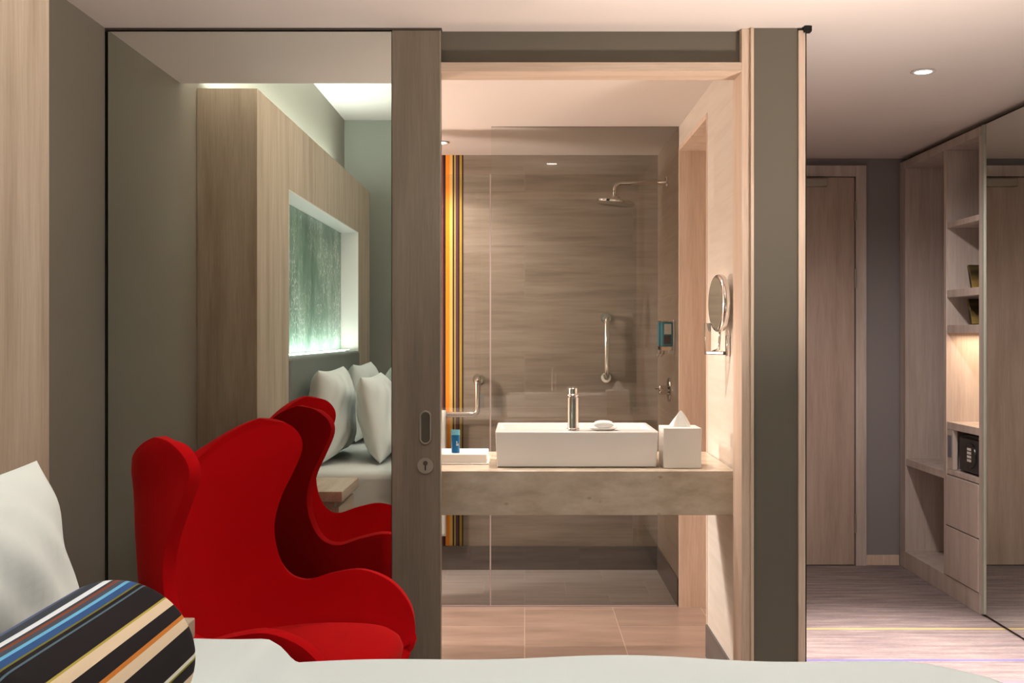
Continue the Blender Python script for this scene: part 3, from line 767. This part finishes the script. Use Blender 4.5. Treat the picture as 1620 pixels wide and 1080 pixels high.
# vertical grab bar on back wall
def grab(name, pts, label, r=.0165):
    e = empty(name, pts[0], 0, label, 'grab bar', None)
    obj('bar', tube(pts, r, 16), M['chrome'], e, smooth=True)
    return e
gy = 5.90
pts = [(.452, 5.965, 1.395)] + [tuple(p) for p in arc((.452, 5.93, 1.365), .03, PI/2, PI, 'yz', 5)] + [tuple(p) for p in arc((.452, 5.93, 1.095), .03, PI, 1.5*PI, 'yz', 5)] + [(.452, 5.965, 1.065)]
g1 = grab('grab_bar', pts, 'upright steel grab bar on the tiled back wall of the shower', .0135)
for z in (1.395, 1.065): obj('flange', lathe([(.0001, -.008), (.028, -.008), (.030, 0), (.0001, 0)], (.452, 5.9695, z), 'y', 24), M['chrome'], g1)
pts = [(-.258, 5.965, 1.055), (-.258, 5.90, 1.055)] + [tuple(p) for p in arc((-.258, 5.90, 1.035), .02, PI/2, PI, 'yz', 4)] + [(-.258, 5.88, .90)] + [tuple(p) for p in arc((-.283, 5.88, .89), .025, 0, -PI/2, 'xz', 5)] + [(-.85, 5.88, .865), (-.87, 5.90, .865), (-.87, 5.964, .865)]
g2 = grab('grab_bar', pts, 'L-shaped steel grab bar with a towel, against the striped tiles', .0165)
obj('flange', lathe([(.0001, -.008), (.030, -.008), (.032, 0), (.0001, 0)], (-.258, 5.9695, 1.055), 'y', 24), M['chrome'], g2)
obj('flange', lathe([(.0001, -.008), (.030, -.008), (.032, 0), (.0001, 0)], (-.87, 5.9675, .865), 'y', 24), M['chrome'], g2)
# towel over the bar
def towel(u, v):
    x = -.80+.372*u; L = .66; s = v*(L+.42)
    yb, zb, r = 5.88, .865, .022
    if s < L: y, z = yb-r, zb-(L-s)
    elif s < L+PI*r:
        a = (s-L)/r; y, z = yb-r*math.cos(a), zb+r*math.sin(a)
    else: y, z = yb+r, zb-(s-L-PI*r)
    return Vector((x, y-.003*math.sin(u*17)*(1 if s < L else 0), z))
tw = obj('towel', grid(towel, 30, 60), M['linen'], smooth=True)
md = tw.modifiers.new('thick', 'SOLIDIFY'); md.thickness = .008; md.offset = 0
tag(tw, 'white bath towel hanging over the L-shaped grab bar, half hidden by the sliding door', 'towel')
# soap dispensers on the shower side wall
M['teal'], _, _ = base_mat('teal_bottle', (40, 150, 176), .35)
M['darkp'], _, _ = base_mat('dark_label', (50, 48, 52), .5)
def dispenser(y, label):
    e = empty('shower_dispenser', (XW-.05, y, 1.20), 0, label, 'soap dispenser', 'wall dispensers in the shower')
    obj('back_plate', box((XW-.020, XW-.0105, y-.034, y+.034, 1.205, 1.375)), M['white_plastic'], e, bevel=.003)
    b = obj('bottle', box((XW-.075, XW-.0215, y-.026, y+.026, 1.245, 1.365)), M['teal'], e, bevel=.006, seg=3)
    obj('bottle_label', box((XW-.065, XW-.030, y-.0268, y-.0262, 1.255, 1.30)), M['darkp'], b)
    obj('clear_panel', box((XW-.063, XW-.028, y-.0268, y-.0262, 1.305, 1.355)), M['white_plastic'], b)
    obj('top_clip', box((XW-.078, XW-.0205, y-.030, y+.030, 1.366, 1.372)), M['chrome'], e, bevel=.001)
    obj('bracket', box((XW-.078, XW-.0205, y-.030, y+.030, 1.225, 1.244)), M['chrome'], e, bevel=.001)
    obj('spout', tube([(XW-.06, y, 1.224), (XW-.06, y, 1.21), (XW-.078, y, 1.195)], .006, 10), M['chrome'], e)
dispenser(5.315, 'teal shower bottle in a wall bracket, nearer of the two by the glass screen')
dispenser(5.445, 'teal shower bottle in a wall bracket, farther from the glass screen')
# mixer
mx = empty('shower_mixer', (XW-.012, 5.48, 1.02), 0, 'chrome shower mixer valve with lever, below the wall dispensers', 'shower valve')
obj('plate', lathe([(.0001, -.008), (.060, -.008), (.063, -.004), (.063, 0), (.0001, 0)], (XW-.0105, 5.48, 1.02), 'x', 32), M['chrome'], mx)
obj('knob', lathe([(.0001, -.055), (.020, -.055), (.024, -.05), (.024, -.008), (.0001, -.008)], (XW-.0105, 5.48, 1.02), 'x', 24), M['chrome'], mx)
obj('lever', tube([(XW-.058, 5.48, 1.03), (XW-.085, 5.48, 1.032)], .008, 12), M['chrome'], mx)

# ------------------------------------------------------------------ wardrobe along the right side of the hall
WXF = 2.12; wt = empty('wardrobe', (2.45, 4.7, 0), 0, 'built-in pale oak wardrobe lining the right side of the hall, with open bays and drawers', 'wardrobe')
def wb(name, bs, mat='oak_hall', bev=.0012, parent=None, lab=None):
    o = obj(name, box(*bs), M[mat], parent or wt, bevel=bev)
    if lab: o['label'] = lab
    return o
WB = 2.70; TOP = 2.272
wb('plinth', [(WXF, WB, 5.0, 6.07, 0, .095)])
wb('top_panel', [(WXF, WB, 5.0, 6.07, 2.232, TOP)])
wb('side_panel', [(WXF, WB, 5.985, 6.07, .096, 2.231)])
wb('divider_panel', [(WXF, WB, 5.405, 5.435, .096, 2.231)])
wb('side_panel', [(WXF, WB, 4.985, 5.015, .096, 2.231)])
wb('back_panel', [(WB, WB+.015, 5.0, 6.07, .0, TOP)])
wb('luggage_shelf', [(WXF+.004, WB-.001, 5.436, 5.984, .575, .612)])
for zt, th in ((1.865, .028), (1.525, .036), (1.350, .040), (.866, .036)):
    wb('shelf', [(WXF+.004, WB-.001, 5.016, 5.404, zt-th, zt)])
wb('drawer_top', [(WXF+.004, WB-.001, 5.016, 5.404, .605, .63)])
wb('filler_panel', [(WXF+.006, WXF+.03, 5.335, 5.404, .631, .829)])
for z0, z1 in ((.352, .600), (.10, .346)):
    wb('drawer', [(WXF-.004, WXF+.016, 5.018, 5.402, z0, z1)])
wb('drawer_box', [(WXF+.018, WB-.02, 5.03, 5.39, .10, .60)])
obj('switch_plate', box((WXF+.002, WXF+.0055, 5.348, 5.392, .69, .80)), base_mat('slate_switch', (112, 118, 126), .4)[0], wt, bevel=.001)
md_ = wb('mirror_door', [(WXF+.004, WXF+.010, 3.42, 4.955, .012, TOP)], 'mirror', 0, None)
M['greenedge'], _, _ = base_mat('glass_edge_grey', (176, 178, 166), .3)
wb('door_frame', [(WXF-.002, WXF+.022, 4.956, 4.984, .012, TOP)], 'greenedge', .001, md_)
wb('door_backing', [(WXF+.0105, WXF+.022, 3.42, 4.955, .012, TOP)], 'oak_hall', 0, md_)
struct('gap_shade_wardrobe', box((WXF+.05, RX-.001, 3.40, 6.08, TOP+.001, CZ-.001)), M['gapshade_track'])  # dark strip painted for the shade in the gap above the wardrobe
struct('wall_wardrobe', box((WXF, RX-.0005, 3.34, 3.415, 0, CZ)), M['graygreen'])
# safe
sf_ = empty('safe', (2.30, 5.2, .63), 0, 'black hotel safe with a round keypad dial in the wardrobe compartment', 'safe')
M['safeblk'], _, _ = base_mat('black_safe_metal', (38, 40, 44), .4)
obj('safe_body', box((WXF+.045, WXF+.35, 5.03, 5.325, .632, .815)), M['safeblk'], sf_, bevel=.004)
sdv = obj('safe_door', box((WXF+.020, WXF+.044, 5.035, 5.29, .640, .800)), M['safeblk'], sf_, bevel=.004)
M['safedk'], _, _ = base_mat('dark_gloss_panel', (16, 16, 18), .2)
obj('keypad_panel', lathe([(.0001, -.005), (.060, -.005), (.062, 0), (.0001, 0)], (WXF+.0195, 5.155, .722), 'x', 32), M['safedk'], sdv)
for r in range(4):
    for c in range(3):
        yy = 5.175-c*.016; zz = .752-r*.018
        obj('key', box((WXF+.0125, WXF+.0144, yy-.006, yy+.006, zz-.006, zz+.006)), M['white_plastic'], sdv)
# two brochures standing on the shelves
def broch_mat():
    m, t, b = base_mat('dark_gold_cover', (40, 36, 30), .35)
    f = noise(t, coords(t, (1, 30, 4)), 1.2, 4, .6)
    t.links.new(ramp(t, f, [(.42, (34, 34, 32)), (.52, (104, 88, 48)), (.64, (196, 168, 96))]), b.inputs['Base Color']); return m
bmtl = broch_mat()
for z0, hh, l in ((1.5255, .115, 'dark brochure with a gold figure standing on the upper wardrobe shelf'), (1.3505, .125, 'dark green and gold brochure standing on the shelf above the lit niche')):
    e = obj('brochure', box((2.15, 2.40, -.008, .008, 0, hh*1.0)), bmtl, bevel=.001)
    e.location = (2.29, 5.245, z0+.004); e.rotation_euler = (math.radians(-14), 0, math.radians(14))
    tag(e, l, 'brochure')

# ------------------------------------------------------------------ fixtures added for the fill lights, out of view
for (x, y), l in zip(FILL_UPLIGHTS, ('added low steel can for a fill uplight, beyond the foot of the bed', 'added low steel can for a fill uplight, in the back corner of the bedroom')):
    e = empty('floor_fill_uplight', (x, y, 0), 0, l, 'floor lamp', 'added floor fill uplights')
    obj('base', lathe([(.0001, .0005), (.13, .0005), (.13, .015), (.02, .022), (.0001, .022)], (x, y, 0)), M['steel'], e)
    obj('can', lathe([(.0001, .022), (.09, .022), (.10, .03), (.10, .48), (.094, .48), (.09, .40), (.0001, .40)], (x, y, 0)), M['steel'], e)
e = empty('fill_light_bracket', (-1.598, 4.92, 1.26), 0, 'added bracket for the fill light on the left bathroom wall', 'wall light')
obj('bracket', box((-1.598, -1.38, 4.905, 4.935, 1.26, 1.275)), M['chrome'], e)
